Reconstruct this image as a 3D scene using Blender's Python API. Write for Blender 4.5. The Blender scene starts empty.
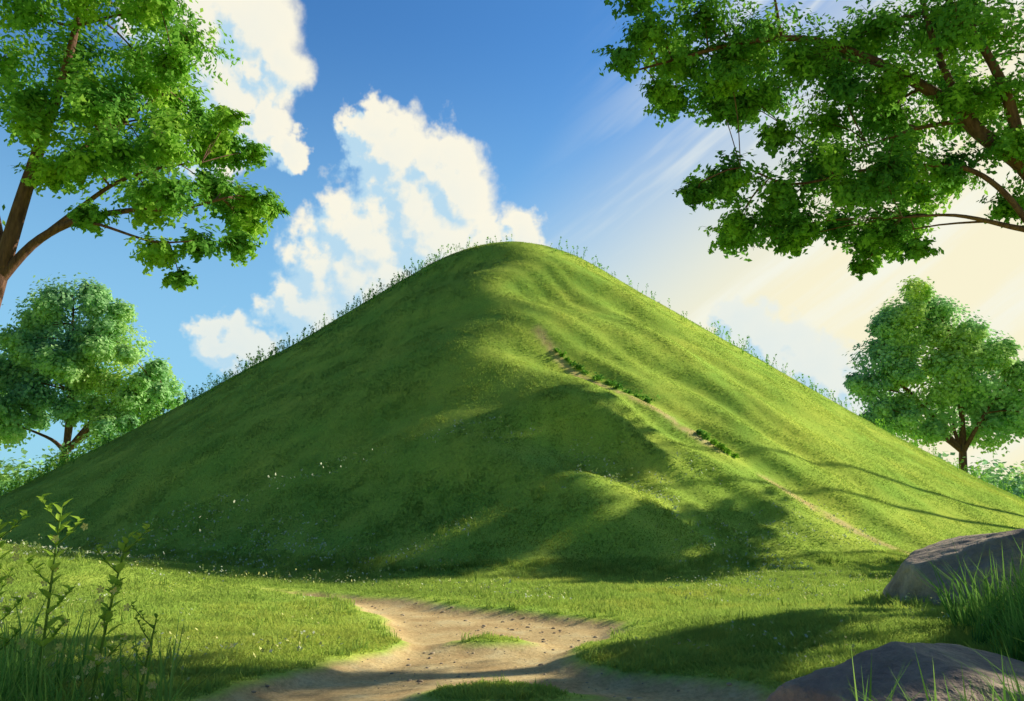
import bpy, math, numpy as np
from mathutils import Vector
R = np.random.default_rng(7)
scene = bpy.context.scene
rad = math.radians

# ------------------------------------------------------------------ noise
_T = np.random.default_rng(3).random((256,256))
def vnoise(x,y):
    x=np.asarray(x,float); y=np.asarray(y,float)
    xi=np.floor(x).astype(int); yi=np.floor(y).astype(int)
    fx=x-xi; fy=y-yi
    fx=fx*fx*(3-2*fx); fy=fy*fy*(3-2*fy)
    a=_T[xi&255,yi&255]; b=_T[(xi+1)&255,yi&255]
    c=_T[xi&255,(yi+1)&255]; d=_T[(xi+1)&255,(yi+1)&255]
    return (a*(1-fx)+b*fx)*(1-fy)+(c*(1-fx)+d*fx)*fy
def fbm(x,y,o=4):
    s=0;a=.5;n=0
    for i in range(o):
        s=s+a*vnoise(x*2**i+17.3*i,y*2**i+5.1*i); n+=a; a*=.5
    return s/n
def sstep(a,b,x):
    t=np.clip((x-a)/(b-a),0,1); return t*t*(3-2*t)

# ------------------------------------------------------------------ terrain
_k=np.exp(-(np.arange(-25,26)*.1/1.15)**2); _k/=_k.sum()
_r=np.arange(0,90,.1)
def prof(PR,PH):
    h=np.interp(np.abs(np.arange(-3,93,.1)),PR,PH)
    return np.convolve(h,_k,'same')[30:930]
P_side=prof([0,1.5,3,5.8,10.8,15.6,20.4,25,29,32,34,38,60,90],[14.3,14.2,13.6,11.9,9.2,6.8,4.45,2.45,1.0,.25,0,-.5,-2,-3])
P_front=prof([0,1.5,3,5.8,10.8,15.6,20.4,25,28,30,31.5,34,60,90],[14.3,14.2,13.6,11.9,9.3,6.95,4.7,2.5,1.05,.2,-.05,-.4,-2,-3])
def hill_h(x,y):
    dy=y-39.0
    front=sstep(38,33,y)*sstep(17,21,y)
    xm=x-front*(1.7*np.sin(y*1.25+1.2)*np.exp(-((x-1.5)/3.6)**2)+2.0*(fbm(x*.12+3,y*.3,2)-.5)*np.exp(-((x-1)/5.0)**2))
    fy=np.where(dy<0,1.5,1.0)
    xe=np.where(xm>0,xm*(1.045+.006*np.clip(xm,0,30)),xm*(1.04+.005*np.clip(-xm,0,30)))
    xa=np.sqrt(xe**2+.7); ya=np.sqrt((dy*fy)**2+.7)
    p=1.34
    r=(xa**p+ya**p)**(1/p)-1.4
    r=np.maximum(r,0)
    c=np.where(dy<0,np.abs(dy*fy)/(r+1e-6),0); w=sstep(.35,.85,c)
    h=np.interp(r,_r,P_side)*(1-w)+np.interp(r,_r,P_front)*w
    w=np.where(x<4,np.exp(-((x-4.0)/3.8)**2),np.exp(-((x-4.0)/8.0)**2))*front
    h=h+w*.20*np.sin((y+.42*x+4.5*fbm(x*.2,y*.22,2))*1.45)
    h=h+w*.05*np.sin((y*1.1+.6*x+3*fbm(x*.3+7,y*.3,2))*3.7)
    h=h+.3*(fbm(x*.2+9,y*.26,2)-.5)*sstep(31,26,r)*sstep(2,8,r)
    return h
PATH=np.array([(-4.7,15.3),(-3.82,14.75),(-2.64,13.5),(-1.9,11.9),(-1.35,10.06),(-1.45,9.39),(-1.95,8.43),(-2.4,7.62),(-2.6,7.06),(-2.8,6.2),(-3.0,3),(-3,-6),
 (2.8,-6),(2.7,3),(2.45,6.4),(2.25,7.06),(1.7,7.62),(1.0,8.2),(.6,8.8),(.75,9.5),(1.45,10.43),(1.5,11.2),(.6,12.2),(-.64,12.8),(-1.88,13.9),(-3.6,15.1)])
ISL=[(-.16,9.95,.38,.2),(-.1,7.1,.8,.4),(-1.0,5.8,.5,.5)]
def poly_sd(x,y,P):
    x=np.asarray(x,float);y=np.asarray(y,float)
    d=np.full(x.shape,1e9); ins=np.zeros(x.shape,bool)
    n=len(P)
    for i in range(n):
        ax,ay=P[i]; bx,by=P[(i+1)%n]
        ex,ey=bx-ax,by-ay
        t=np.clip(((x-ax)*ex+(y-ay)*ey)/(ex*ex+ey*ey),0,1)
        d=np.minimum(d,np.hypot(x-ax-t*ex,y-ay-t*ey))
        c=((ay>y)!=(by>y))
        xx=(bx-ax)*(y-ay)/(by-ay+1e-12)+ax
        ins^=(c&(x<xx))
    return np.where(ins,d,-d)
def path_sd(x,y):
    s=poly_sd(x,y,PATH)
    for (cx,cy,rx,ry) in ISL:
        e=(np.hypot((x-cx)/rx,(y-cy)/ry)-1)*min(rx,ry)
        s=np.minimum(s,e)
    return s+.3*(fbm(x*2.2,y*2.2,4)-.5)
TRAIL=[(1.0,29.2),(1.9,28),(3.4,26.8),(6,25.0),(8.7,23.4),(11.4,22),(13.5,21)]
def trail_d(x,y):
    d=np.full(np.shape(x),1e9)
    for (ax,ay),(bx,by) in zip(TRAIL[:-1],TRAIL[1:]):
        ex,ey=bx-ax,by-ay
        t=np.clip(((x-ax)*ex+(y-ay)*ey)/(ex*ex+ey*ey),0,1)
        d=np.minimum(d,np.hypot(x-ax-t*ex,y-ay-t*ey))
    return d+.3*(fbm(x*1.5,y*1.5,3)-.5)
def ground_h(x,y):
    A=.8*sstep(3,13,-x)
    yc=14.4+.33*np.clip(-x-4,0,20)
    g=A*np.exp(-((y-yc)/3.2)**2)
    g=g+.22*sstep(1,4,x)*np.exp(-((y-9.5)/2.5)**2)*sstep(14,8,x)
    g=g+.14*(fbm(x*.4,y*.4,3)-.5)
    near=sstep(60,30,np.hypot(x,y))
    g=g*near
    s=path_sd(x,y)
    g=g-.12*sstep(-.15,.35,s)*near
    return g
HOFF=-.03
def surf(x,y):
    return np.maximum(ground_h(x,y),hill_h(x,y)+HOFF)
def mk_mesh(name,v,f,smooth=False,tris=None):
    me=bpy.data.meshes.new(name)
    v=np.asarray(v,np.float32); f=np.asarray(f,np.int32).reshape(-1,4) if len(f) else np.zeros((0,4),np.int32)
    nt=0 if tris is None else len(tris)
    me.vertices.add(len(v)); me.vertices.foreach_set('co',v.reshape(-1))
    li=f.reshape(-1)
    st=np.arange(len(f))*4
    if nt:
        st=np.concatenate([st,len(li)+np.arange(nt)*3]); li=np.concatenate([li,np.asarray(tris,np.int32).reshape(-1)])
    me.loops.add(len(li)); me.loops.foreach_set('vertex_index',li.astype(np.int32))
    me.polygons.add(len(st)); me.polygons.foreach_set('loop_start',st.astype(np.int32))
    me.update(calc_edges=True)
    me.polygons.foreach_set('use_smooth',np.full(len(st),smooth))
    me.update()
    return me
def fattr(me,k,v):
    a=me.attributes.new(k,'FLOAT','POINT'); a.data.foreach_set('value',np.asarray(v,np.float32).reshape(-1))
def grid_mesh(name,xs,ys,hf,attr=None):
    X,Y=np.meshgrid(xs,ys); Z=hf(X,Y)
    nx,ny=len(xs),len(ys)
    v=np.stack([X,Y,Z],-1).reshape(-1,3)
    i=np.arange(nx*ny).reshape(ny,nx)
    f=np.stack([i[:-1,:-1],i[:-1,1:],i[1:,1:],i[1:,:-1]],-1).reshape(-1,4)
    me=mk_mesh(name,v,f,smooth=True)
    for k,fn in (attr or {}).items(): fattr(me,k,fn(X,Y))
    return me
def add(name,me,mat=None,parent=None):
    o=bpy.data.objects.new(name,me); scene.collection.objects.link(o)
    if mat: me.materials.append(mat)
    if parent: o.parent=parent
    return o

# ------------------------------------------------------------------ materials
def newmat(name):
    m=bpy.data.materials.new(name); m.use_nodes=True
    nt=m.node_tree; nt.nodes.clear(); return m,nt,nt.nodes,nt.links
def ramp(N,stops):
    r=N.new('ShaderNodeValToRGB'); e=r.color_ramp.elements
    e[0].position=stops[0][0]; e[0].color=(*stops[0][1],1)
    e[1].position=stops[1][0]; e[1].color=(*stops[1][1],1)
    for p,c in stops[2:]:
        x=e.new(p); x.color=(*c,1)
    return r
def noise(N,L,vec,scale,detail=4,rough=.55,dim='3D'):
    n=N.new('ShaderNodeTexNoise'); n.noise_dimensions=dim; n.inputs['Scale'].default_value=scale
    n.inputs['Detail'].default_value=detail; n.inputs['Roughness'].default_value=rough
    if vec is not None: L.new(vec,n.inputs['Vector'])
    return n
def mixc(N,L,fac,a,b,blend='MIX'):
    m=N.new('ShaderNodeMix'); m.data_type='RGBA'; m.blend_type=blend
    for s,vv in ((0,fac),(6,a),(7,b)):
        if isinstance(vv,(int,float)): m.inputs[s].default_value=vv
        elif isinstance(vv,tuple): m.inputs[s].default_value=(*vv,1)
        else: L.new(vv,m.inputs[s])
    return m.outputs[2]
def blade_mat(name,low,hi,yel,trans=.3,upmix=1.3):
    """colour from per-blade 'tint' and height along the blade 'tip'"""
    m,nt,N,L=newmat(name)
    geo=N.new('ShaderNodeNewGeometry')
    a1=N.new('ShaderNodeAttribute'); a1.attribute_name='tint'
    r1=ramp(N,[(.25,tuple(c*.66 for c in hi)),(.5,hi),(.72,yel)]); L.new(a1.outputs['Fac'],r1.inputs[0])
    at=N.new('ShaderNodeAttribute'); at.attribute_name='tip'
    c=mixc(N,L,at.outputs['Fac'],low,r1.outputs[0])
    ad=N.new('ShaderNodeVectorMath'); ad.operation='ADD'; ad.inputs[0].default_value=(0,0,upmix); L.new(geo.outputs['Normal'],ad.inputs[1])
    nm=N.new('ShaderNodeVectorMath'); nm.operation='NORMALIZE'; L.new(ad.outputs[0],nm.inputs[0])
    d=N.new('ShaderNodeBsdfDiffuse'); L.new(c,d.inputs[0]); L.new(nm.outputs[0],d.inputs['Normal'])
    t=N.new('ShaderNodeBsdfTranslucent'); L.new(c,t.inputs[0])
    mx=N.new('ShaderNodeMixShader'); mx.inputs[0].default_value=trans
    L.new(d.outputs[0],mx.inputs[1]); L.new(t.outputs[0],mx.inputs[2])
    o=N.new('ShaderNodeOutputMaterial'); L.new(mx.outputs[0],o.inputs[0])
    return m
def leaf_mat(name,dark,mid,light,scale=1.2,trans=.35):
    m,nt,N,L=newmat(name)
    geo=N.new('ShaderNodeNewGeometry')
    n1=noise(N,L,geo.outputs['Position'],scale,1)
    r1=ramp(N,[(.3,dark),(.5,mid),(.72,light)]); L.new(n1.outputs[0],r1.inputs[0])
    rr=ramp(N,[(0,(.75,.8,.75)),(1,(1.2,1.15,1.1))]); L.new(geo.outputs['Random Per Island'],rr.inputs[0])
    c=mixc(N,L,1.0,r1.outputs[0],rr.outputs[0],'MULTIPLY')
    d=N.new('ShaderNodeBsdfDiffuse'); L.new(c,d.inputs[0])
    t=N.new('ShaderNodeBsdfTranslucent'); L.new(c,t.inputs[0])
    mx=N.new('ShaderNodeMixShader'); mx.inputs[0].default_value=trans
    L.new(d.outputs[0],mx.inputs[1]); L.new(t.outputs[0],mx.inputs[2])
    o=N.new('ShaderNodeOutputMaterial'); L.new(mx.outputs[0],o.inputs[0])
    return m
GL=(.48,.72,.15); GH=(.66,.86,.17); GY=(.92,.94,.18)
M_grass=blade_mat('grass_blades',GL,GH,GY,.35,2.2)
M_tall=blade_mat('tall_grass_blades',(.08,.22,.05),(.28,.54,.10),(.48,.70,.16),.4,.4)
def bark(name,a,b):
    m,nt,N,L=newmat(name)
    tc=N.new('ShaderNodeTexCoord'); mp=N.new('ShaderNodeMapping'); mp.inputs['Scale'].default_value=(6,6,1.2)
    L.new(tc.outputs['Object'],mp.inputs[0])
    n=noise(N,L,mp.outputs[0],2.5,4,.65)
    r=ramp(N,[(.35,a),(.65,b)]); L.new(n.outputs[0],r.inputs[0])
    p=N.new('ShaderNodeBsdfPrincipled'); p.inputs['Roughness'].default_value=.85; L.new(r.outputs[0],p.inputs['Base Color'])
    bm=N.new('ShaderNodeBump'); bm.inputs['Strength'].default_value=.6; bm.inputs['Distance'].default_value=.03
    L.new(n.outputs[0],bm.inputs['Height']); L.new(bm.outputs[0],p.inputs['Normal'])
    o=N.new('ShaderNodeOutputMaterial'); L.new(p.outputs[0],o.inputs[0]); return m
M_bark=bark('bark',(.10,.04,.03),(.26,.12,.075))
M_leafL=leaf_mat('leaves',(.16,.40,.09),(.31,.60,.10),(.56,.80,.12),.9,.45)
M_leafR=leaf_mat('leaves_dark',(.12,.32,.08),(.22,.48,.08),(.42,.70,.09),.9,.45)  # darker green, for the right tree, weeds and bushes
M_leafF=leaf_mat('leaves_far_hazed',(.28,.54,.42),(.50,.78,.38),(.84,.94,.30),.14,.42)  # distance haze put into the blue-green, sunlight into the yellow leaf colour
def ground_mat(name,attr):
    m,nt,N,L=newmat(name)
    geo=N.new('ShaderNodeNewGeometry'); P=geo.outputs['Position']
    n1=noise(N,L,P,.45,3); r1=ramp(N,[(.35,(.48,.72,.13)),(.68,(.74,.84,.15))]); L.new(n1.outputs[0],r1.inputs[0])
    n3=noise(N,L,P,2.2,5,.6); r3=ramp(N,[(.3,(.72,.47,.24)),(.55,(.94,.68,.36)),(.75,(.97,.79,.48))]); L.new(n3.outputs[0],r3.inputs[0])
    n4=noise(N,L,P,22,3,.7); r4=ramp(N,[(.35,(.78,.76,.74)),(.6,(1.02,1.02,1.02))]); L.new(n4.outputs[0],r4.inputs[0])
    at=N.new('ShaderNodeAttribute'); at.attribute_name=attr
    c=mixc(N,L,at.outputs['Fac'],r1.outputs[0],r3.outputs[0])
    c=mixc(N,L,1.0,c,r4.outputs[0],'MULTIPLY')
    p=N.new('ShaderNodeBsdfDiffuse')
    L.new(c,p.inputs[0])
    ma=N.new('ShaderNodeMath'); ma.operation='ADD'; L.new(n3.outputs[0],ma.inputs[0])
    mb=N.new('ShaderNodeMath'); mb.operation='MULTIPLY'; mb.inputs[1].default_value=.35; L.new(n4.outputs[0],mb.inputs[0]); L.new(mb.outputs[0],ma.inputs[1])
    bm=N.new('ShaderNodeBump'); bm.inputs['Strength'].default_value=.35; bm.inputs['Distance'].default_value=.06
    L.new(ma.outputs[0],bm.inputs['Height']); L.new(bm.outputs[0],p.inputs['Normal'])
    o=N.new('ShaderNodeOutputMaterial'); L.new(p.outputs[0],o.inputs[0]); return m
M_ground=ground_mat('meadow_ground','dirt')

# ------------------------------------------------------------------ ground + hill
def axis(lo,hi,st,far,g=1.25):
    c=list(np.arange(lo,hi+1e-6,st)); s=st; x=c[-1]
    while x<far: s*=g; x+=s; c.append(x)
    s=st; x=c[0]; pre=[]
    while x>-far: s*=g; x-=s; pre.append(x)
    return np.array(pre[::-1]+c)
me=grid_mesh('ground',axis(-18,18,.12,3000),axis(1,24,.12,3000),ground_h,{'dirt':lambda x,y:sstep(-.05,.12,path_sd(x,y))})
add('ground',me,M_ground)
def hill_z(x,y): return hill_h(x,y)+HOFF
me=grid_mesh('hill',np.arange(-46,46.01,.2),np.arange(12,84,.2),hill_z,{'dirt':lambda x,y:.85*sstep(.34,.10,trail_d(x,y))*sstep(.38,.5,fbm(x*.9,y*.9,3)+.12)})
add('hill',me,M_ground)

# ------------------------------------------------------------------ grass blades as one mesh per area
def blades(name,x,y,h,w,lean,seg,mat,clump=1.0):
    n=len(x); z=surf(x,y)-.015
    la=R.random(n)*6.283; le=lean*(.2+.8*R.random(n))
    fl=fbm(x*1.3+4,y*1.3,2)*12; la=np.where(R.random(n)<.6,fl+R.normal(0,.5,n),la)
    dx,dy=np.cos(la),np.sin(la)
    wa=R.random(n)*3.1416; wx,wy=np.cos(wa)*w*.5,np.sin(wa)*w*.5
    tint=.6*fbm(x*.28+2,y*.34,3)+.25*fbm(x*2.5,y*2.5,2)+.15*R.random(n)
    B=np.stack([x,y,z],-1)
    o=np.zeros(n)
    A=B+np.stack([-wx,-wy,o],-1); C=B+np.stack([wx,wy,o],-1)
    T=B+np.stack([dx*le*h,dy*le*h,h*(1-.25*le)],-1)
    if seg==1:
        v=np.stack([A,C,T],1).reshape(-1,3); tr=np.arange(3*n).reshape(n,3)
        me=mk_mesh(name,v,[],False,tr); k=3; tp=[.3,.3,1]
    else:
        Mx=B+np.stack([dx*le*h*.3,dy*le*h*.3,h*.55],-1)
        M1=Mx+np.stack([wx*.85,wy*.85,o],-1); M2=Mx-np.stack([wx*.85,wy*.85,o],-1)
        v=np.stack([A,C,M1,M2,T],1).reshape(-1,3); b=np.arange(n)*5
        q=np.stack([b,b+1,b+2,b+3],-1); tr=np.stack([b+3,b+2,b+4],-1)
        me=mk_mesh(name,v,q,False,tr); k=5; tp=[0,0,.7,.7,1]
    fattr(me,'tip',np.tile(np.array(tp),n)); fattr(me,'tint',np.repeat(tint,k))
    return add(name,me,mat)
n=340000
u=R.random(n); y=3.8+(10.5-3.8)*u; x=(R.random(n)*2-1)*(.72*y+1.0)
s=path_sd(x,y); k=s<-.02-.06*R.random(n); x,y,s=x[k],y[k],s[k]
h=(.06+.09*R.random(len(x)))*(.45+.9*fbm(x*1.1,y*1.1,3))*(.45+.55*sstep(0,.7,-s))*1.0
blades('meadow_grass',x,y,h,.010,1.1,2,M_grass)
n=430000
u=R.random(n); y=np.sqrt(10.5**2+(22.5**2-10.5**2)*u); x=(R.random(n)*2-1)*(.72*y+1.0)
s=path_sd(x,y); k=(s<-.02-.06*R.random(n))&(hill_z(x,y)<ground_h(x,y)+.3); x,y,s=x[k],y[k],s[k]
h=(.05+.09*R.random(len(x)))*(.45+.9*fbm(x*1.1,y*1.1,3))*(.45+.55*sstep(0,.7,-s))*.8
blades('meadow_grass',x,y,h,.019,1.1,1,M_grass)
n=850000
y=18+R.random(n)*24; x=(R.random(n)*2-1)*np.minimum(.72*y+1.5,30)
k=(hill_z(x,y)>ground_h(x,y)+.05)&((trail_d(x,y)>.26)|(R.random(n)<.2)); x,y=x[k],y[k]
h=(.05+.07*R.random(len(x)))*(.35+1.1*fbm(x*.9,y*.9,3))*.64
blades('hill_grass',x,y,h,.030,1.3,1,M_grass)

# ------------------------------------------------------------------ tufts / instancing for sparse things
def tuft(name,n,rad_,h0,h1,w,lean,mat,rng):
    V=[];Q=[];T=[];A=[]
    for i in range(n):
        a=rng.random()*6.283; r=rad_*math.sqrt(rng.random())
        bx,by=r*math.cos(a),r*math.sin(a)
        la=rng.random()*6.283; le=lean*rng.random(); h=h0+(h1-h0)*rng.random()
        dx,dy=math.cos(la),math.sin(la); wx,wy=-dy*w*.5,dx*w*.5
        k=len(V)
        mh=h*.55; ml=le*h*.3
        V+=[(bx-wx,by-wy,-.03),(bx+wx,by+wy,-.03),(bx+dx*ml+wx*.8,by+dy*ml+wy*.8,mh),(bx+dx*ml-wx*.8,by+dy*ml-wy*.8,mh),(bx+dx*le*h,by+dy*le*h,h*(1-.25*le))]
        A+=[0,0,.65,.65,1]
        Q.append((k,k+1,k+2,k+3)); T.append((k+3,k+2,k+4))
    me=mk_mesh(name,V,Q,False,T)
    fattr(me,'tip',A); fattr(me,'tint',np.repeat(.3+.4*rng.random(n),5))
    me.materials.append(mat)
    return bpy.data.objects.new(name,me)
def coll(name,objs):
    c=bpy.data.collections.new(name)
    for o in objs: c.objects.link(o)
    return c
def instancer(name,pts,rot,scl,idx,c):
    me=bpy.data.meshes.new(name); me.vertices.add(len(pts)); me.vertices.foreach_set('co',np.asarray(pts,np.float32).reshape(-1))
    a=me.attributes.new('rot','FLOAT_VECTOR','POINT'); a.data.foreach_set('vector',np.asarray(rot,np.float32).reshape(-1))
    a=me.attributes.new('scl','FLOAT_VECTOR','POINT'); a.data.foreach_set('vector',np.asarray(scl,np.float32).reshape(-1))
    a=me.attributes.new('idx','INT','POINT'); a.data.foreach_set('value',np.asarray(idx,np.int32))
    ob=add(name,me)
    g=bpy.data.node_groups.new(name+'_gn','GeometryNodeTree')
    g.interface.new_socket('Geometry',in_out='INPUT',socket_type='NodeSocketGeometry')
    g.interface.new_socket('Geometry',in_out='OUTPUT',socket_type='NodeSocketGeometry')
    N=g.nodes;L=g.links
    gi=N.new('NodeGroupInput');go=N.new('NodeGroupOutput')
    ip=N.new('GeometryNodeInstanceOnPoints'); ci=N.new('GeometryNodeCollectionInfo')
    ci.inputs['Collection'].default_value=c; ci.inputs['Separate Children'].default_value=True; ci.inputs['Reset Children'].default_value=True
    def na(nm,dt):
        n=N.new('GeometryNodeInputNamedAttribute'); n.data_type=dt; n.inputs['Name'].default_value=nm; return n.outputs['Attribute']
    L.new(gi.outputs[0],ip.inputs['Points']); L.new(ci.outputs[0],ip.inputs['Instance'])
    ip.inputs['Pick Instance'].default_value=True
    L.new(na('idx','INT'),ip.inputs['Instance Index'])
    L.new(na('rot','FLOAT_VECTOR'),ip.inputs['Rotation']); L.new(na('scl','FLOAT_VECTOR'),ip.inputs['Scale'])
    L.new(ip.outputs[0],go.inputs[0])
    md=ob.modifiers.new('scatter','NODES'); md.node_group=g
    return ob
def scatter(name,x,y,c,nvar,s0,s1,jit=.15,zoff=0,mul=None):
    z=surf(x,y)
    nx=R.normal(0,jit,len(x)); ny=R.normal(0,jit,len(x))
    b=np.arctan(np.hypot(nx,ny)); a=np.arctan2(ny,nx)
    rot=np.stack([np.zeros_like(a),b,a],-1)
    s=s0+(s1-s0)*R.random(len(x))
    sz=s*(.85+.3*R.random(len(x)))
    if mul is not None: sz=sz*mul
    return instancer(name,np.stack([x,y,z+zoff],-1),rot,np.stack([s,s,sz],-1),R.integers(0,nvar,len(x)),c)
rt=np.random.default_rng(11)

# ------------------------------------------------------------------ trees
def tube(V,F,pts,rads,sides=7):
    pts=[Vector(p) for p in pts]; base=len(V); up=Vector((.13,.97,.2))
    for i,p in enumerate(pts):
        t=(pts[min(i+1,len(pts)-1)]-pts[max(i-1,0)]).normalized()
        a=t.cross(up)
        if a.length<.05: a=t.cross(Vector((1,0,0)))
        a.normalize(); b=t.cross(a)
        for s in range(sides):
            an=6.28318*s/sides; V.append(tuple(p+(a*math.cos(an)+b*math.sin(an))*rads[i]))
    for i in range(len(pts)-1):
        for s in range(sides):
            s2=(s+1)%sides
            F.append((base+i*sides+s,base+i*sides+s2,base+(i+1)*sides+s2,base+(i+1)*sides+s))
def smooth_path(P,n=5):
    P=[np.array(p,float) for p in P]; out=[]
    for i in range(len(P)-1):
        p0=P[max(i-1,0)];p1=P[i];p2=P[i+1];p3=P[min(i+2,len(P)-1)]
        for j in range(n):
            t=j/n; out.append(.5*((2*p1)+(-p0+p2)*t+(2*p0-5*p1+4*p2-p3)*t*t+(-p0+3*p1-3*p2+p3)*t**3))
    out.append(P[-1]); return out
def leafquads(c,nrm,ln,wd,rng):
    n=len(c)
    nrm=nrm/np.linalg.norm(nrm,axis=1,keepdims=True)
    r=rng.normal(size=(n,3)); a=np.cross(nrm,r); a/=np.linalg.norm(a,axis=1,keepdims=True)+1e-9
    b=np.cross(nrm,a)
    s=(.7+.6*rng.random((n,1)))
    L_=a*ln*s*.5; W=b*wd*s*.5
    v=np.stack([c-L_,c+W-L_*.15,c+L_,c-W-L_*.15],1).reshape(-1,3)
    f=np.arange(n*4).reshape(n,4)
    return v,f
def make_tree(name,limbs,clumps,leafm,seed,leaf=(.12,.06),twigs=26,lpt=26,twr=.012,shell=False,upb=.6,attach=True,jit=None):
    rng=np.random.default_rng(seed); V=[];F=[]; sk=[]
    for P,r0,r1 in limbs:
        sp=smooth_path(P); m=len(sp)
        rr=[r0+(r1-r0)*(i/(m-1))**.8 for i in range(m)]
        tube(V,F,sp,rr,9)
        for p,r in zip(sp,rr): sk.append((*p,r))
    sk=np.array(sk)
    if jit is None: jit=.09 if not shell else .10
    LC=[];LN=[]
    for (cx,cy,cz,rx,rz) in clumps:
        c=np.array([cx,cy,cz])
        if attach:
            cand=sk[:,:3]-c; dd=np.linalg.norm(cand*np.array([1,1,1.3]),axis=1)+np.where(sk[:,2]>cz+.2*rx,rx*2,0)
            j=int(np.argmin(dd)); s=sk[j]
            mid=(s[:3]+c)/2+rng.normal(0,.08*rx,3)+np.array([0,0,.12*rx])
            br=min(s[3]*.6,twr*3.2)
            tube(V,F,smooth_path([s[:3],mid,c],3),list(np.linspace(br,twr*.7,7)),5)
        nt_=max(10,int(twigs))
        d=rng.normal(size=(nt_,3)); d/=np.linalg.norm(d,axis=1,keepdims=True)
        sc=np.array([rx,rx,rz])
        Lt=(.35+1.1*rng.random((nt_,1))**1.1) if not shell else (.85+.25*rng.random((nt_,1)))
        tipv=d*sc*Lt
        if not shell:
            for t in tipv[:max(8,nt_//3)]:
                tube(V,F,[c,c+t*.5+np.array([0,0,.05*rx]),c+t],[twr*.7,twr*.4,twr*.2],3)
        tt=(.2+.8*rng.random((nt_,lpt,1))) if not shell else (.7+.3*rng.random((nt_,lpt,1)))
        pos=c+tipv[:,None,:]*tt+rng.normal(0,jit if not shell else .2,(nt_,lpt,3))*rx
        pos[...,2]-=(tt[...,0]**2)*.12*rz
        nr=np.broadcast_to(d[:,None,:],pos.shape)*1.0+np.array([0,0,upb])+rng.normal(0,.45,pos.shape)
        LC.append(pos.reshape(-1,3)); LN.append(nr.reshape(-1,3))
    e=bpy.data.objects.new(name,None); scene.collection.objects.link(e)
    add('trunk_and_branches',mk_mesh('trunk',V,F,True),M_bark,e)
    v,f=leafquads(np.concatenate(LC),np.concatenate(LN),leaf[0],leaf[1],rng)
    add('foliage',mk_mesh('foliage',v,f),leafm,e)
    return e
# --- tree at the left of the meadow
def ul(a,b,dy=0): return ((a-512)*.0174,13.2+dy,10.5-.0188*b)
rl=np.random.default_rng(5)
cl=[(20,20,50),(80,20,50),(135,10,42),(60,70,48),(115,65,42),(155,58,28),(30,110,42),(90,120,42),(150,112,36),(190,110,26),(218,112,16),(130,165,32),(178,160,28),
 (225,205,24),(246,197,18),(190,212,32),(150,208,25),(100,178,28),(105,222,18),(210,245,20),(172,255,20),(234,238,18),(185,275,12),(60,180,24),(210,185,22),
 (-40,40,60),(-50,120,55),(-60,200,45),(0,-50,60),(70,-50,60),(150,-55,45),(10,-120,55),(90,-120,50),(-80,-40,60),(-90,90,60),(-120,20,60),(-130,150,50),(160,20,26),(100,95,34),(45,145,30)]
clumps=[]
for a,b,r in cl:
    x_,y_,z_=ul(a,b,rl.normal(0,.6)); clumps.append((x_,y_,z_,r*.0174*1.12,r*.0174*.8))
for a,b,r in cl[:15]:
    x_,y_,z_=ul(a+rl.normal(0,10),b+rl.normal(0,10),1.5+rl.normal(0,.4)); clumps.append((x_,y_,z_,r*.0174*1.05,r*.0174*.8))
limbs=[([(-10.6,13.4,0),(-9.9,13.3,2.5),ul(-8,330),ul(8,262),ul(22,190),ul(35,130),ul(50,60),ul(60,-30)],.24,.05),
 ([ul(-2,290),ul(35,243),ul(75,220),ul(130,214,-.2),ul(190,215,-.4),ul(235,205,-.4)],.10,.02),
 ([ul(35,243),ul(70,200,.3),ul(105,175,.3),ul(150,160,.3),ul(190,155,.3)],.06,.015),
 ([ul(22,190),ul(60,140,.4),ul(100,100,.6),ul(150,70,.5)],.07,.02),
 ([ul(8,262),ul(-20,200,.3),ul(-60,140,.5),ul(-110,80,.5)],.1,.02),
 ([ul(75,220),ul(120,235,-.6),ul(170,250,-.6),ul(205,250,-.6)],.035,.012)]
make_tree('added_shade_tree',limbs,clumps,M_leafL,21,(.11,.062),46,30)
# --- tree at the right
rl=np.random.default_rng(15)
def ur(a,b,dy=0): return ((a-512)*.0174,13.0+dy,10.5-.0188*b)
cl=[(622,80,20),(648,48,26),(685,62,32),(705,28,38),(740,52,38),(780,22,46),(725,98,24),(765,92,28),(800,70,38),(850,40,46),(900,20,46),(960,20,46),(1010,30,46),(850,92,38),(900,85,42),
 (702,186,18),(735,175,28),(748,215,26),(785,190,32),(828,165,34),(828,208,30),(868,190,34),(880,235,26),(905,158,36),(915,212,28),(900,254,14),(945,172,28),(955,112,36),(1005,100,40),(940,60,44),(800,222,20),(1000,155,30),(660,95,16),(780,135,20),(1010,205,20),
 (1060,60,60),(1100,140,60),(1060,180,35),(700,-30,38),(770,-45,50),(850,-50,55),(930,-50,55),(1010,-50,55),(1090,-40,60),(880,-120,55),(970,-130,60),(1060,-120,60),(1160,60,60),(1170,-20,60),(640,12,24),(1130,220,45),(1180,125,55),(1185,185,50),(1215,150,50)]  # last few clumps are out of view, added to shade the near-left grass
clumps=[]
for a,b,r in cl:
    x_,y_,z_=ur(a,b,rl.normal(0,.4)); clumps.append((x_,y_,z_,r*.0174*1.18,r*.0174*.8))
for a,b,r in cl[2:32]:
    x_,y_,z_=ur(a+rl.normal(0,8),b+rl.normal(0,6)-6,1.2+rl.normal(0,.3)); clumps.append((x_,y_,z_,r*.0174*1.0,r*.0174*.72))
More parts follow.
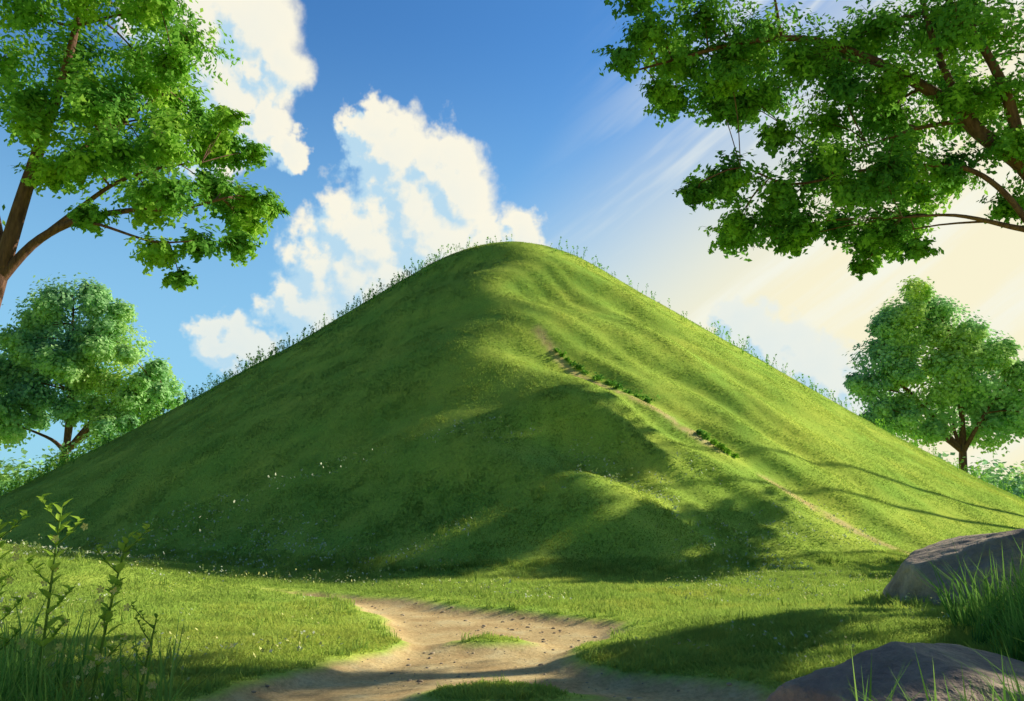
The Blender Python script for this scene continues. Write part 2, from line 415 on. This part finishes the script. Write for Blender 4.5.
limbs=[([(12.2,13.6,0),(11.8,13.4,2.6),(10.9,13.2,4.9),ur(1060,225),ur(1024,172),ur(985,140),ur(955,108),ur(920,75,.2),ur(880,50,.3),ur(820,35,.2),ur(750,45),ur(690,60),ur(625,78)],.25,.012),
 ([ur(985,140),ur(960,90),ur(945,40),ur(935,-30),ur(925,-110)],.09,.03),
 ([ur(1024,172),ur(1003,110,-.3),ur(985,60,-.3),ur(955,10,-.3),ur(930,-60,-.3)],.12,.03),
 ([(10.9,13.2,4.9),ur(1050,275,-.3),ur(1015,245,-.4),ur(985,236,-.4),ur(935,226,-.4),ur(885,228,-.4)],.11,.012),
 ([ur(1010,243,-.4),ur(985,205,-.4),ur(955,180,-.3),ur(915,170),ur(860,175),ur(790,188),ur(740,172),ur(700,186)],.06,.010),
 ([ur(970,125),ur(930,125,.3),ur(880,140,.4),ur(830,155,.4)],.05,.014),
 ([ur(1060,225),ur(1080,140,.5),ur(1090,60,.5),ur(1100,-40,.5)],.16,.03),
 ([ur(1075,150,.5),ur(1120,100,.8),ur(1165,50,.8)],.1,.03)]
make_tree('added_shade_tree',limbs,clumps,M_leafR,22,(.11,.062),46,28)
# --- distant trees behind the hill
def far_tree(name,cx,y0,H,cl,seed,unit=.077,trunkx=0,leaf=(.30,.22),mat=None,tr=.45):
    rng=np.random.default_rng(seed); cs=[]
    for a,b,r in cl:
        cs.append((cx+a*unit,y0+rng.normal(0,1.0),b*unit,r*unit*1.05,r*unit*.9))
        for k in range(3):
            an=rng.random()*6.28
            cs.append((cx+(a+r*.75*math.cos(an))*unit,y0-.5+rng.normal(0,1.2),(b+r*.6*math.sin(an)+2)*unit,r*unit*.5,r*unit*.4))
    tx=cx+trunkx*unit
    lm=[([(tx-.4,y0,-.3),(tx,y0,H*.25),(tx+.3,y0,H*.5),(tx,y0,H*.85)],tr,.08)]
    for k in range(6):
        a,b,r=cl[rng.integers(0,len(cl))]
        lm.append(([(tx+.1,y0,H*.3),(tx+a*unit*.4,y0+rng.normal(0,.6),H*.3+(b*unit-H*.3)*.5),(cx+a*unit,y0,b*unit)],tr*.45,.06))
    return make_tree(name,lm,cs,mat or M_leafF,seed,leaf,46,24,.05,True,.7)
far_tree('added_shade_tree',-34,60,17,[(0,219,26),(-30,205,24),(33,196,24),(54,174,22),(-14,178,32),(25,160,30),(-55,165,26),(84,142,18),(62,126,24),(-15,132,30),(-55,120,28),(22,118,26),(98,125,16),(-80,140,22),(0,150,28),(-40,92,20),(50,96,20),(82,100,16),(-68,95,20)],31,trunkx=6)
far_tree('added_shade_tree',34.3,60,17,[(-35,200,26),(-8,186,26),(-60,183,22),(-78,150,24),(18,166,24),(-32,158,30),(4,138,28),(-92,124,15),(-60,120,24),(34,122,24),(-10,108,24),(-82,96,14),(46,98,20),(-50,92,20),(-30,130,26),(22,86,18),(48,130,16)],32,.080,-8)
far_tree('added_shade_tree',-47,66,15,[(0,180,30),(-30,160,26),(25,150,26),(0,120,30),(-30,110,26),(25,100,26),(40,120,26),(0,80,26)],33)
far_tree('added_shade_tree',46.5,64,14,[(0,190,28),(25,165,26),(-14,155,22),(10,122,28),(-17,108,22),(35,108,26),(0,80,24)],34)
rng=np.random.default_rng(8)
def scrub(name,pts,seed):
    return make_tree(name,[([(pts[0][0],pts[0][1],-.2),(pts[0][0],pts[0][1],pts[0][2])],.1,.03)],pts,M_leafF,seed,(.32,.24),40,24,.03,True,.7,False)
sp=[(-40+i*2.0+rng.normal(0,.5),57+rng.normal(0,2),2.2+2.6*rng.random(),2.3,1.9) for i in range(9)]
scrub('shrub',sp,41)
sp=[(31+i*2.3+rng.normal(0,.5),56+rng.normal(0,2),1.4+2.0*rng.random(),2.1,1.7) for i in range(8)]
scrub('shrub',sp,42)
sp=[(x_,200+rng.normal(0,15),3+3*rng.random(),9,6) for x_ in np.arange(-260,260,9)]
make_tree('distant_treeline',[([(0,200,-.2),(0,200,4)],.4,.2)],sp,M_leafF,43,(1.6,1.2),20,14,.1,True,.5,False)
# --- unseen trees added off-frame, crowns shaped to shade the slope and the meadow
def shade_tree(x0,y0,zc,hz,rc,seed,n=16):
    rng=np.random.default_rng(seed); cs=[]
    for k in range(n):
        d=rng.normal(size=3); d/=np.linalg.norm(d)
        cs.append((x0+d[0]*rc*.8,y0+d[1]*rc*.8,zc+d[2]*hz*.6,rc*.36,min(rc*.34,hz*.6)))
    b=float(surf(np.array([x0]),np.array([y0]))[0])-.2; H=zc
    lm=[([(x0,y0,b),(x0+.2,y0,H*.3),(x0-.1,y0+.1,H*.6),(x0,y0,H)],.13,.05)]
    return make_tree('added_shade_tree',lm,cs,M_leafL,seed,(.3,.2),26,20,.03)
T_=(.9205,.3907,.481)
def along(q,t): return (q[0]+T_[0]*t,q[1]+T_[1]*t,q[2]+T_[2]*t)
for q,t,rc,hz,sd_,n_ in [((.2,20.4,2.2),27,2.3,1.2,51,20),((5.2,19.5,1.1),20,2.4,1.1,52,18),((10.2,18.8,.2),12.5,2.0,.9,53,16),((-3.5,20.4,2.2),33,2.6,1.5,55,18)]:
    a,b,c=along(q,t); shade_tree(a,b,c,hz,rc,sd_,n_)
shade_tree(16.0,13.2,6.6,1.7,1.9,54,12)
shade_tree(15.4,12.6,9.6,1.2,1.8,57,12)

# ------------------------------------------------------------------ rocks
def rock_mat():
    m,nt,N,L=newmat('boulder_stone')
    tc=N.new('ShaderNodeTexCoord'); P=tc.outputs['Object']
    n1=noise(N,L,P,1.6,5,.6); r1=ramp(N,[(.3,(.34,.23,.21)),(.55,(.56,.40,.32)),(.75,(.74,.56,.41))]); L.new(n1.outputs[0],r1.inputs[0])
    n2=noise(N,L,P,14,4,.7)
    r2=ramp(N,[(.35,(.82,.82,.84)),(.65,(1.08,1.06,1.04))]); L.new(n2.outputs[0],r2.inputs[0])
    c=mixc(N,L,1.0,r1.outputs[0],r2.outputs[0],'MULTIPLY')
    p=N.new('ShaderNodeBsdfPrincipled'); p.inputs['Roughness'].default_value=.85; L.new(c,p.inputs['Base Color'])
    n5=noise(N,L,P,3.2,5,.6)
    va=N.new('ShaderNodeMath'); va.operation='MULTIPLY_ADD'; va.inputs[1].default_value=.10; L.new(n2.outputs[0],va.inputs[0]); L.new(n5.outputs[0],va.inputs[2])
    bm=N.new('ShaderNodeBump'); bm.inputs['Strength'].default_value=.7; bm.inputs['Distance'].default_value=.14
    L.new(va.outputs[0],bm.inputs['Height']); L.new(bm.outputs[0],p.inputs['Normal'])
    o=N.new('ShaderNodeOutputMaterial'); L.new(p.outputs[0],o.inputs[0]); return m
M_rock=rock_mat()
import bmesh
def rock(name,loc,size,planes,seed,rotz=0,nr=14):
    rng=np.random.default_rng(seed)
    bm=bmesh.new(); bmesh.ops.create_icosphere(bm,subdivisions=6,radius=1)
    d=np.array([v.co[:] for v in bm.verts])
    Pn=[];Pd=[]
    for nx,ny,nz,dd in planes: 
        q=np.array([nx,ny,nz],float); Pn.append(q/np.linalg.norm(q)); Pd.append(dd)
    for k in range(nr):
        q=rng.normal(size=3); q/=np.linalg.norm(q); Pn.append(q); Pd.append(.88+.16*rng.random())
    dots=d@np.array(Pn).T
    rr=np.where(dots>.05,np.array(Pd)/np.maximum(dots,.05),9)
    k=70; r=-np.log(np.exp(-k*np.minimum(rr,3)).sum(1))/k
    r=r*(1+.09*(fbm(d[:,0]*3+5,d[:,1]*3+d[:,2]*2,4)-.5)+.04*(fbm(d[:,0]*9,d[:,2]*9+d[:,1]*5,3)-.5))
    co=d*r[:,None]*np.array(size)
    for v,c in zip(bm.verts,co): v.co=Vector(c)
    me=bpy.data.meshes.new(name); bm.to_mesh(me); bm.free()
    me.polygons.foreach_set('use_smooth',np.ones(len(me.polygons),bool))
    o=add(name,me,M_rock); o.location=loc; o.rotation_euler=(0,0,rotz); return o
rock('boulder',(7.5,12.2,.25),(1.75,1.2,1.08),[(-.55,-.5,.6,.80),(-.45,.1,.9,.76),(.3,-.9,.3,.75),(.1,.1,1,.84),(-1,-.1,.0,.92),(-.1,-.9,.5,.8)],61)
rock('boulder',(3.2,6.15,-.02),(1.15,.72,.50),[(-.45,-.3,.85,.78),(.4,-.2,.9,.8),(-.9,-.4,.3,.85),(0,-.9,.5,.8)],62,.15)

# ------------------------------------------------------------------ tall grass, weeds, flowers
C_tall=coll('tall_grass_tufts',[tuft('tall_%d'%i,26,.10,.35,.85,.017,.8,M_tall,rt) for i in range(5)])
C_mid=coll('mid_grass_tufts',[tuft('mid_%d'%i,22,.10,.12,.27,.012,.9,M_grass,rt) for i in range(5)])
xs=[];ys=[]
for (cx,cy,sx,sy,n) in [(-3.3,4.8,.5,.4,120),(-4.4,6.0,.5,.5,50),(4.0,5.9,.35,.35,40),(3.5,5.0,.5,.2,34),(5.0,7.3,.4,.5,34),(5.9,9.0,.5,.5,34)]:
    xs.append(R.normal(cx,sx,n)); ys.append(R.normal(cy,sy,n))
x=np.concatenate(xs); y=np.concatenate(ys); k=np.hypot((x-3.2)/1.0,(y-6.2)/.65)>1; x,y=x[k],y[k]
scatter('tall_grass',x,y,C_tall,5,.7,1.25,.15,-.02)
n=9000
y=4+R.random(n)*17; x=(R.random(n)*2-1)*(.74*y+1)
s=path_sd(x,y); edge=(s<-.04)&(s>-.25)&(R.random(n)<.5)
foot=(np.abs(hill_z(x,y)-ground_h(x,y)-.1)<.14)&(R.random(n)<.7)
bo=(np.hypot((x-7.3)/1.9,(y-12.0)/1.5)<1.1)
rnd=(s<-.1)&(R.random(n)<.07)
k=edge|foot|bo|rnd
scatter('grass_fringe',x[k],y[k],C_mid,5,.5,1.0,.12,0,mul=.5+.5*sstep(0,.6,-path_sd(x[k],y[k])))
def weed(name,h,rng,mat,nl=7,ls=.05,heads=True):
    V=[];F=[]
    lean=rng.normal(0,.15,2); top=np.array([lean[0]*h,lean[1]*h,h])
    tube(V,F,[(0,0,-.05),tuple(top*.5+np.array([.02,0,0])),tuple(top)],[.007,.006,.004],3)
    c=[];nn=[]
    for i in range(nl):
        t=.3+.7*rng.random(); c.append(top*t+rng.normal(0,.03,3)); nn.append(rng.normal(size=3)+np.array([0,0,.5]))
    for i in range(5 if heads else 0):
        c.append(top+rng.normal(0,.02,3)); nn.append(rng.normal(size=3))
    v,f=leafquads(np.array(c),np.array(nn),ls*1.6,ls,rng)
    f=f+len(V); V=np.concatenate([np.array(V),v]); F=np.concatenate([np.array(F),f])
    me=mk_mesh(name,V,F); me.materials.append(mat); return bpy.data.objects.new(name,me)
rw=np.random.default_rng(77)
C_weed=coll('weed_stems',[weed('weed_%d'%i,.2+.45*rw.random()**1.5,rw,M_leafR,7,.045) for i in range(9)])
n=6500
x=R.random(n)*62-32; y=37+R.random(n)*4.5-.12*np.clip(np.abs(x),0,25)
w=np.where(x<0,.75,.25)*sstep(.25,.7,fbm(x*1.3,y*.7,3))*(.35+.65*sstep(1,5,np.abs(x)))
k=R.random(n)<w; x,y=x[k],y[k]
scatter('hill_wildflowers',x,y,C_weed,9,.4,1.35,.2,0)
def flower_mat(name,col):
    m,nt,N,L=newmat(name); g=N.new('ShaderNodeNewGeometry')
    r=ramp(N,[(0,tuple(c*.8 for c in col)),(1,col)]); L.new(g.outputs['Random Per Island'],r.inputs[0])
    p=N.new('ShaderNodeBsdfDiffuse'); L.new(r.outputs[0],p.inputs[0]); o=N.new('ShaderNodeOutputMaterial'); L.new(p.outputs[0],o.inputs[0]); return m
M_white=flower_mat('petals_white',(.88,.90,.70)); M_yel=flower_mat('petals_yellow',(.9,.85,.35))
def flower(name,mat,rng,r=.014,h=.17,nf=5):
    V=[];F=[]
    for k in range(nf):
        ox,oy=rng.normal(0,.16,2); hh=h*(.7+.5*rng.random())
        a0=rng.random()*6; tx_,ty_=rng.normal(0,.5,2)
        for p in range(5):
            a=a0+p*1.2566; b=len(V)
            ca,sa=math.cos(a),math.sin(a)
            for (u_,v_) in [(0,0),(r*.7*ca-r*.4*sa,r*.7*sa+r*.4*ca),(r*1.3*ca,r*1.3*sa),(r*.7*ca+r*.4*sa,r*.7*sa-r*.4*ca)]:
                V.append((ox+u_,oy+v_,hh+u_*tx_+v_*(ty_+.5)))
            F.append((b,b+1,b+2,b+3))
    me=mk_mesh(name,V,F); me.materials.append(mat); return bpy.data.objects.new(name,me)
C_fl=coll('flower_heads',[flower('fl_%d'%i,M_white if i<3 else M_yel,rw,.015,.16,4) for i in range(6)])
n=2600
y=np.sqrt(R.random(n)*(20**2-5**2)+25); x=(R.random(n)*2-1)*(.7*y)
k=(path_sd(x,y)<-.3)&(fbm(x*.5+3,y*.5,3)>.47)
scatter('meadow_flowers',x[k],y[k],C_fl,6,.6,1.1,.15,0)
C_fl2=coll('hill_flower_heads',[flower('hf_%d'%i,M_white,rw,.024,.14,3) for i in range(4)])
n=2200
x=R.random(n)*26-16; y=18.5+R.random(n)*5
k=(fbm(x*.35+3,y*.5,3)>.48)
scatter('hill_flowers',x[k],y[k],C_fl2,4,.5,1.1,.3,0)
def plant(name,x0,y0,H,lean,seed,leafsz=.07,nl=16):
    rng=np.random.default_rng(seed); V=[];F=[]; z0=float(ground_h(np.array([x0]),np.array([y0]))[0])-.03
    P=smooth_path([(x0,y0,z0),(x0+lean*.2,y0,z0+H*.4),(x0+lean*.6,y0,z0+H*.75),(x0+lean,y0,z0+H)],6)
    tube(V,F,P,list(np.linspace(.013,.005,len(P))),5)
    LV=[];LF=[];k0=0
    def leaf(p,d,l,w):
        nonlocal k0
        d=np.array(d); d=d/np.linalg.norm(d); s=np.cross(d,[0,0,1]); s/=np.linalg.norm(s)+1e-9; u=np.cross(s,d)
        p=np.array(p)
        c=[p,p+d*l*.35+s*w*.5+u*.01,p+d*l*.35-s*w*.5+u*.01,p+d*l*.7+s*w*.35,p+d*l*.7-s*w*.35,p+d*l-u*l*.15,p+d*l*.35-u*.006,p+d*l*.7-u*.006]
        LV.extend(c); b=k0
        LF.extend([(b,b+1,b+6,b+6),(b,b+6,b+2,b+2),(b+1,b+3,b+7,b+6),(b+6,b+7,b+4,b+2),(b+3,b+5,b+7,b+7),(b+7,b+5,b+4,b+4)]); k0+=8
    n=len(P)
    for i in range(nl):
        t=.35+.65*(i+1)/nl; p=P[min(int(t*(n-1)),n-1)]
        a=i*2.4+rng.random(); s=leafsz*(1.4-t*.5)*(.8+.4*rng.random())
        leaf(p,(math.cos(a),math.sin(a)*.8,.5+.6*t),s,s*.5)
    for j in range(5):
        t=.4+.13*j; p=np.array(P[int(t*(n-1))]); a=rng.random()*6.28
        q=p+np.array([math.cos(a)*.16,math.sin(a)*.1,.16])
        tube(V,F,[p,(p+q)/2+np.array([0,0,-.01]),q],[.005,.004,.003],4)
        for m_ in range(6):
            leaf(p+(q-p)*(.4+.12*m_),(math.cos(a+m_*2),math.sin(a+m_*2),.6),leafsz*.7,leafsz*.38)
    tr=[(a,b,c) for a,b,c,d in LF if c==d]; qd=[f for f in LF if f[2]!=f[3]]
    e=bpy.data.objects.new(name,None); scene.collection.objects.link(e)
    add('stem',mk_mesh('stem',V,F,True),M_stem,e)
    add('leaves',mk_mesh('leaves',LV,qd,True,tr),M_plant,e)
    BV=[];BF=[]
    for j in range(10):
        t=.3+.5*rng.random(); p=np.array(P[int(t*(n-1))])+np.array([rng.normal(0,.12),rng.normal(0,.05),.04+.1*rng.random()])
        for q_ in range(5):
            a=q_*1.2566+j; b=len(BV); r=.020
            BV+=[tuple(p),tuple(p+np.array([r*math.cos(a-.5),-.004,r*math.sin(a-.5)])),tuple(p+np.array([r*1.4*math.cos(a),-.008,r*1.4*math.sin(a)])),tuple(p+np.array([r*math.cos(a+.5),-.004,r*math.sin(a+.5)]))]
            BF.append((b,b+1,b+2,b+3))
    add('blossoms',mk_mesh('blossoms',BV,BF),M_yel,e)
M_plant=leaf_mat('plant_leaves',(.38,.58,.08),(.50,.72,.10),(.62,.80,.14),4,.5)
M_stem=leaf_mat('plant_stem',(.16,.3,.06),(.2,.34,.07),(.24,.38,.08),4,.2)
plant('leafy_weed',-2.98,5.3,1.62,.04,91,.11,22)
plant('leafy_weed',-3.22,5.2,1.50,-.05,92,.10,20)
plant('leafy_weed',-2.7,5.4,1.48,.16,93,.11,22)
plant('leafy_weed',-2.45,5.5,1.0,.1,94,.06,12)
def bush(x0,y0,w,h,seed):
    z0=float(surf(np.array([x0]),np.array([y0]))[0])
    rng=np.random.default_rng(seed)
    cs=[(x0+w*(i/5-.5),y0+rng.normal(0,.08)-.2*(i-2)*w/1.3,float(surf(np.array([x0+w*(i/5-.5)]),np.array([y0-.2*(i-2)*w/1.3]))[0])+h*.2,w*.2,h*(.35+.3*rng.random())) for i in range(6)]
    make_tree('bush',[([(x0,y0,z0-.1),(x0,y0,z0+h*.3)],.02,.01)],cs,M_leafR,seed,(.08,.045),22,14,.008,False,.4,False)
bush(2.1,28.3,.9,.3,71); bush(3.8,27.2,1.5,.36,72); bush(6.4,25.1,.9,.25,73)
def pebble(i,rng):
    bm=bmesh.new(); bmesh.ops.create_icosphere(bm,subdivisions=2,radius=1)
    for v in bm.verts: v.co=Vector((v.co.x*(1+.2*rng.normal()*.4),v.co.y*.8,v.co.z*.5))*(1+.12*rng.normal()*.5)
    me=bpy.data.meshes.new('peb'); bm.to_mesh(me); bm.free(); me.materials.append(M_peb); return bpy.data.objects.new('pebble_%d'%i,me)
M_peb,nt_,N_,L_=newmat('pebble_stone')
g_=N_.new('ShaderNodeObjectInfo'); r_=ramp(N_,[(0,(.46,.34,.24)),(1,(.72,.56,.40))]); L_.new(g_.outputs['Random'],r_.inputs[0])
p_=N_.new('ShaderNodeBsdfDiffuse'); L_.new(r_.outputs[0],p_.inputs[0]); o_=N_.new('ShaderNodeOutputMaterial'); L_.new(p_.outputs[0],o_.inputs[0])
C_pb=coll('pebble_shapes',[pebble(i,rw) for i in range(4)])
n=1600; y=5+R.random(n)*10; x=R.random(n)*6-3.6
k=path_sd(x,y)>.03; k&=(fbm(x*1.2,y*1.2,3)>.47)
x,y=x[k],y[k]
z=ground_h(x,y); s=.008+.03*R.random(len(x))**4
instancer('path_pebbles',np.stack([x,y,z],-1),np.stack([0*x,0*x,R.random(len(x))*6],-1),np.stack([s,s,s],-1),R.integers(0,4,len(x)),C_pb)

# ------------------------------------------------------------------ light
SAZ,SEL=rad(67),rad(25.7)
sdir=Vector((math.sin(SAZ)*math.cos(SEL),math.cos(SAZ)*math.cos(SEL),math.sin(SEL)))
sl=bpy.data.lights.new('sun','SUN'); sl.energy=5; sl.angle=rad(.6); sl.color=(1,.96,.72)
so=bpy.data.objects.new('sun',sl); scene.collection.objects.link(so); so.rotation_euler=sdir.to_track_quat('Z','Y').to_euler(); so.location=(30,20,30)

# ------------------------------------------------------------------ world: sky with clouds by compass direction (azimuth, elevation in degrees)
W=bpy.data.worlds.new('World'); scene.world=W; W.use_nodes=True
nt=W.node_tree; N=nt.nodes; L=nt.links; N.clear()
def M(op,a,b=None,c=None,clamp=False,tree=None):
    n=(tree or N).new('ShaderNodeMath'); n.operation=op; n.use_clamp=clamp
    for i,v in enumerate((a,b,c)):
        if v is None: continue
        if isinstance(v,(int,float)): n.inputs[i].default_value=v
        else: LL.new(v,n.inputs[i])
    return n.outputs[0]
LL=L
def MR(v,a,b,c=0,d=1,smooth=True):
    n=N.new('ShaderNodeMapRange'); n.interpolation_type='SMOOTHSTEP' if smooth else 'LINEAR'; L.new(v,n.inputs[0])
    for i,q in enumerate((a,b,c,d)): n.inputs[i+1].default_value=q
    return n.outputs[0]
tc=N.new('ShaderNodeTexCoord'); sx=N.new('ShaderNodeSeparateXYZ'); L.new(tc.outputs['Generated'],sx.inputs[0])
az=M('MULTIPLY',M('ARCTAN2',sx.outputs[0],sx.outputs[1]),57.2958)
el=M('MULTIPLY',M('ARCSINE',sx.outputs[2]),57.2958)
cb=N.new('ShaderNodeCombineXYZ'); L.new(az,cb.inputs[0]); L.new(el,cb.inputs[1]); DEG=cb.outputs[0]
BL=[(-8.9,24.0,3.7),(-10.6,25.4,2.7),(-5.5,23.0,3.6),(-4.3,21.5,3.6),(-8.0,20.8,5.0),(-10.9,18.2,4.6),(-6.1,18.2,5.0),(-1.2,17.6,3.6),(.8,18.4,2.2),(-12.6,15.8,4.6),(-9,15,5.2),(-3.1,16,4.8),(-14.5,13,3.5),
(-19.9,31.0,4.2),(-18.4,29.0,3.2),(-21.4,27,3.8),(-18.8,25.2,2.6),(-16.5,23.9,1.5),(-24,30.5,4.6),(-22.5,23.6,3.2),
(-19.9,10.6,2.4),(-18.2,9.3,2.4),(16.3,11.5,2.6),(18.6,10.2,2.9),(20.9,8.5,2.9),(23.6,6.5,3.2)]
g=bpy.data.node_groups.new('cloud_field','ShaderNodeTree')
g.interface.new_socket('P',in_out='INPUT',socket_type='NodeSocketVector'); g.interface.new_socket('F',in_out='OUTPUT',socket_type='NodeSocketFloat')
gi=g.nodes.new('NodeGroupInput'); go=g.nodes.new('NodeGroupOutput'); LL=g.links
acc=None
for a,e,r in BL:
    d=g.nodes.new('ShaderNodeVectorMath'); d.operation='DISTANCE'; LL.new(gi.outputs[0],d.inputs[0]); d.inputs[1].default_value=(a,e,0)
    q=M('DIVIDE',d.outputs['Value'],r,tree=g.nodes)
    acc=q if acc is None else M('SMOOTH_MIN',acc,q,.15,tree=g.nodes)
LL.new(M('SUBTRACT',1,acc,tree=g.nodes),go.inputs[0]); LL=L
def vadd(a,b):
    n=N.new('ShaderNodeVectorMath'); n.operation='ADD'; L.new(a,n.inputs[0])
    if isinstance(b,tuple): n.inputs[1].default_value=b
    else: L.new(b,n.inputs[1])
    return n.outputs[0]
def cloudF(P):
    n1=noise(N,L,P,.40,4,.55,'2D')
    s=N.new('ShaderNodeVectorMath'); s.operation='SUBTRACT'; L.new(n1.outputs['Color'],s.inputs[0]); s.inputs[1].default_value=(.5,.5,.5)
    m=N.new('ShaderNodeVectorMath'); m.operation='MULTIPLY'; L.new(s.outputs[0],m.inputs[0]); m.inputs[1].default_value=(4.5,4.5,0)
    P2=vadd(P,m.outputs[0])
    gr=N.new('ShaderNodeGroup'); gr.node_tree=g; L.new(P2,gr.inputs[0])
    return M('ADD',gr.outputs[0],M('MULTIPLY',M('SUBTRACT',n1.outputs['Fac'],.5),.5))
F0=cloudF(DEG); F1=cloudF(vadd(DEG,(.9,.9,0)))
mask=MR(F0,-.08,.30)
lit=MR(M('SUBTRACT',F0,F1),-.26,.16)
core=MR(F0,.3,1.1,1,.85,False)
litv=M('MULTIPLY',lit,core)
# cumulus bases dissolve into the haze
base=MR(M('SUBTRACT',el,M('MULTIPLY',M('ADD',az,9.0),.15)),12,19)
litv=M('MULTIPLY',litv,M('MULTIPLY_ADD',base,.35,.65))
ccol=mixc(N,L,litv,(.50,.72,.87),(1.0,.95,.78))
mp=N.new('ShaderNodeMapping'); mp.inputs['Rotation'].default_value=(0,0,rad(-33)); L.new(DEG,mp.inputs[0])
mp2=N.new('ShaderNodeMapping'); mp2.inputs['Scale'].default_value=(.035,.30,1); L.new(mp.outputs[0],mp2.inputs[0])
nc=noise(N,L,mp2.outputs[0],1.0,4,.6,'2D')
cir=MR(nc.outputs[0],.42,.68)
azw=MR(M('SUBTRACT',az,M('MULTIPLY',el,.45)),-10,8)
front=MR(M('ABSOLUTE',M('SUBTRACT',az,3.0)),62,40)
cirm=M('MULTIPLY',M('MULTIPLY',M('MULTIPLY',cir,azw),.68),front)
# warm haze toward the sun, low down; pale blue haze low
hzm=M('MULTIPLY',M('MULTIPLY',MR(M('SUBTRACT',az,M('MULTIPLY',el,1.3)),-31,4),.93),front)
lowm=M('MULTIPLY',M('MULTIPLY',MR(el,34,6),.72),front)
sky=N.new('ShaderNodeTexSky'); sky.sky_type='NISHITA'; sky.sun_disc=False; sky.sun_elevation=SEL; sky.sun_rotation=SAZ
sky.air_density=1.0; sky.dust_density=.4; sky.ozone_density=3
skc=mixc(N,L,1.0,sky.outputs[0],(.55,1.04,1.38),'MULTIPLY')
# sky dimmed overhead and outside the view to cut fill light in the shade
fill_dim=M('MULTIPLY',MR(el,38,58,1,.3),MR(M('ABSOLUTE',M('SUBTRACT',az,5.0)),45,85,1,.3))
skc=mixc(N,L,1.0,skc,fill_dim,'MULTIPLY')
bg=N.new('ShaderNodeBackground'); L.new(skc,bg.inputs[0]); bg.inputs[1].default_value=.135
def mixs(f,a,colr,st=1.0):
    b=N.new('ShaderNodeBackground'); b.inputs[1].default_value=st
    if isinstance(colr,tuple): b.inputs[0].default_value=(*colr,1)
    else: L.new(colr,b.inputs[0])
    m=N.new('ShaderNodeMixShader'); L.new(f,m.inputs[0]); L.new(a,m.inputs[1]); L.new(b.outputs[0],m.inputs[2]); return m.outputs[0]
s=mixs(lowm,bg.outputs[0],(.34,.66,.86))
s=mixs(hzm,s,(1.0,.91,.62))
s=mixs(cirm,s,(.92,.94,.85))
s=mixs(M('MULTIPLY',mask,.96),s,ccol)
o=N.new('ShaderNodeOutputWorld'); L.new(s,o.inputs[0])

# ------------------------------------------------------------------ camera
cam=bpy.data.cameras.new('camera'); co=bpy.data.objects.new('camera',cam); scene.collection.objects.link(co)
cam.lens=28; cam.sensor_width=36; cam.clip_end=6000; cam.clip_start=.05
co.location=(0,0,1.6); co.rotation_euler=(rad(90+10.63),0,0); scene.camera=co
scene.view_settings.view_transform='Standard'; scene.view_settings.look='None'; scene.view_settings.exposure=0
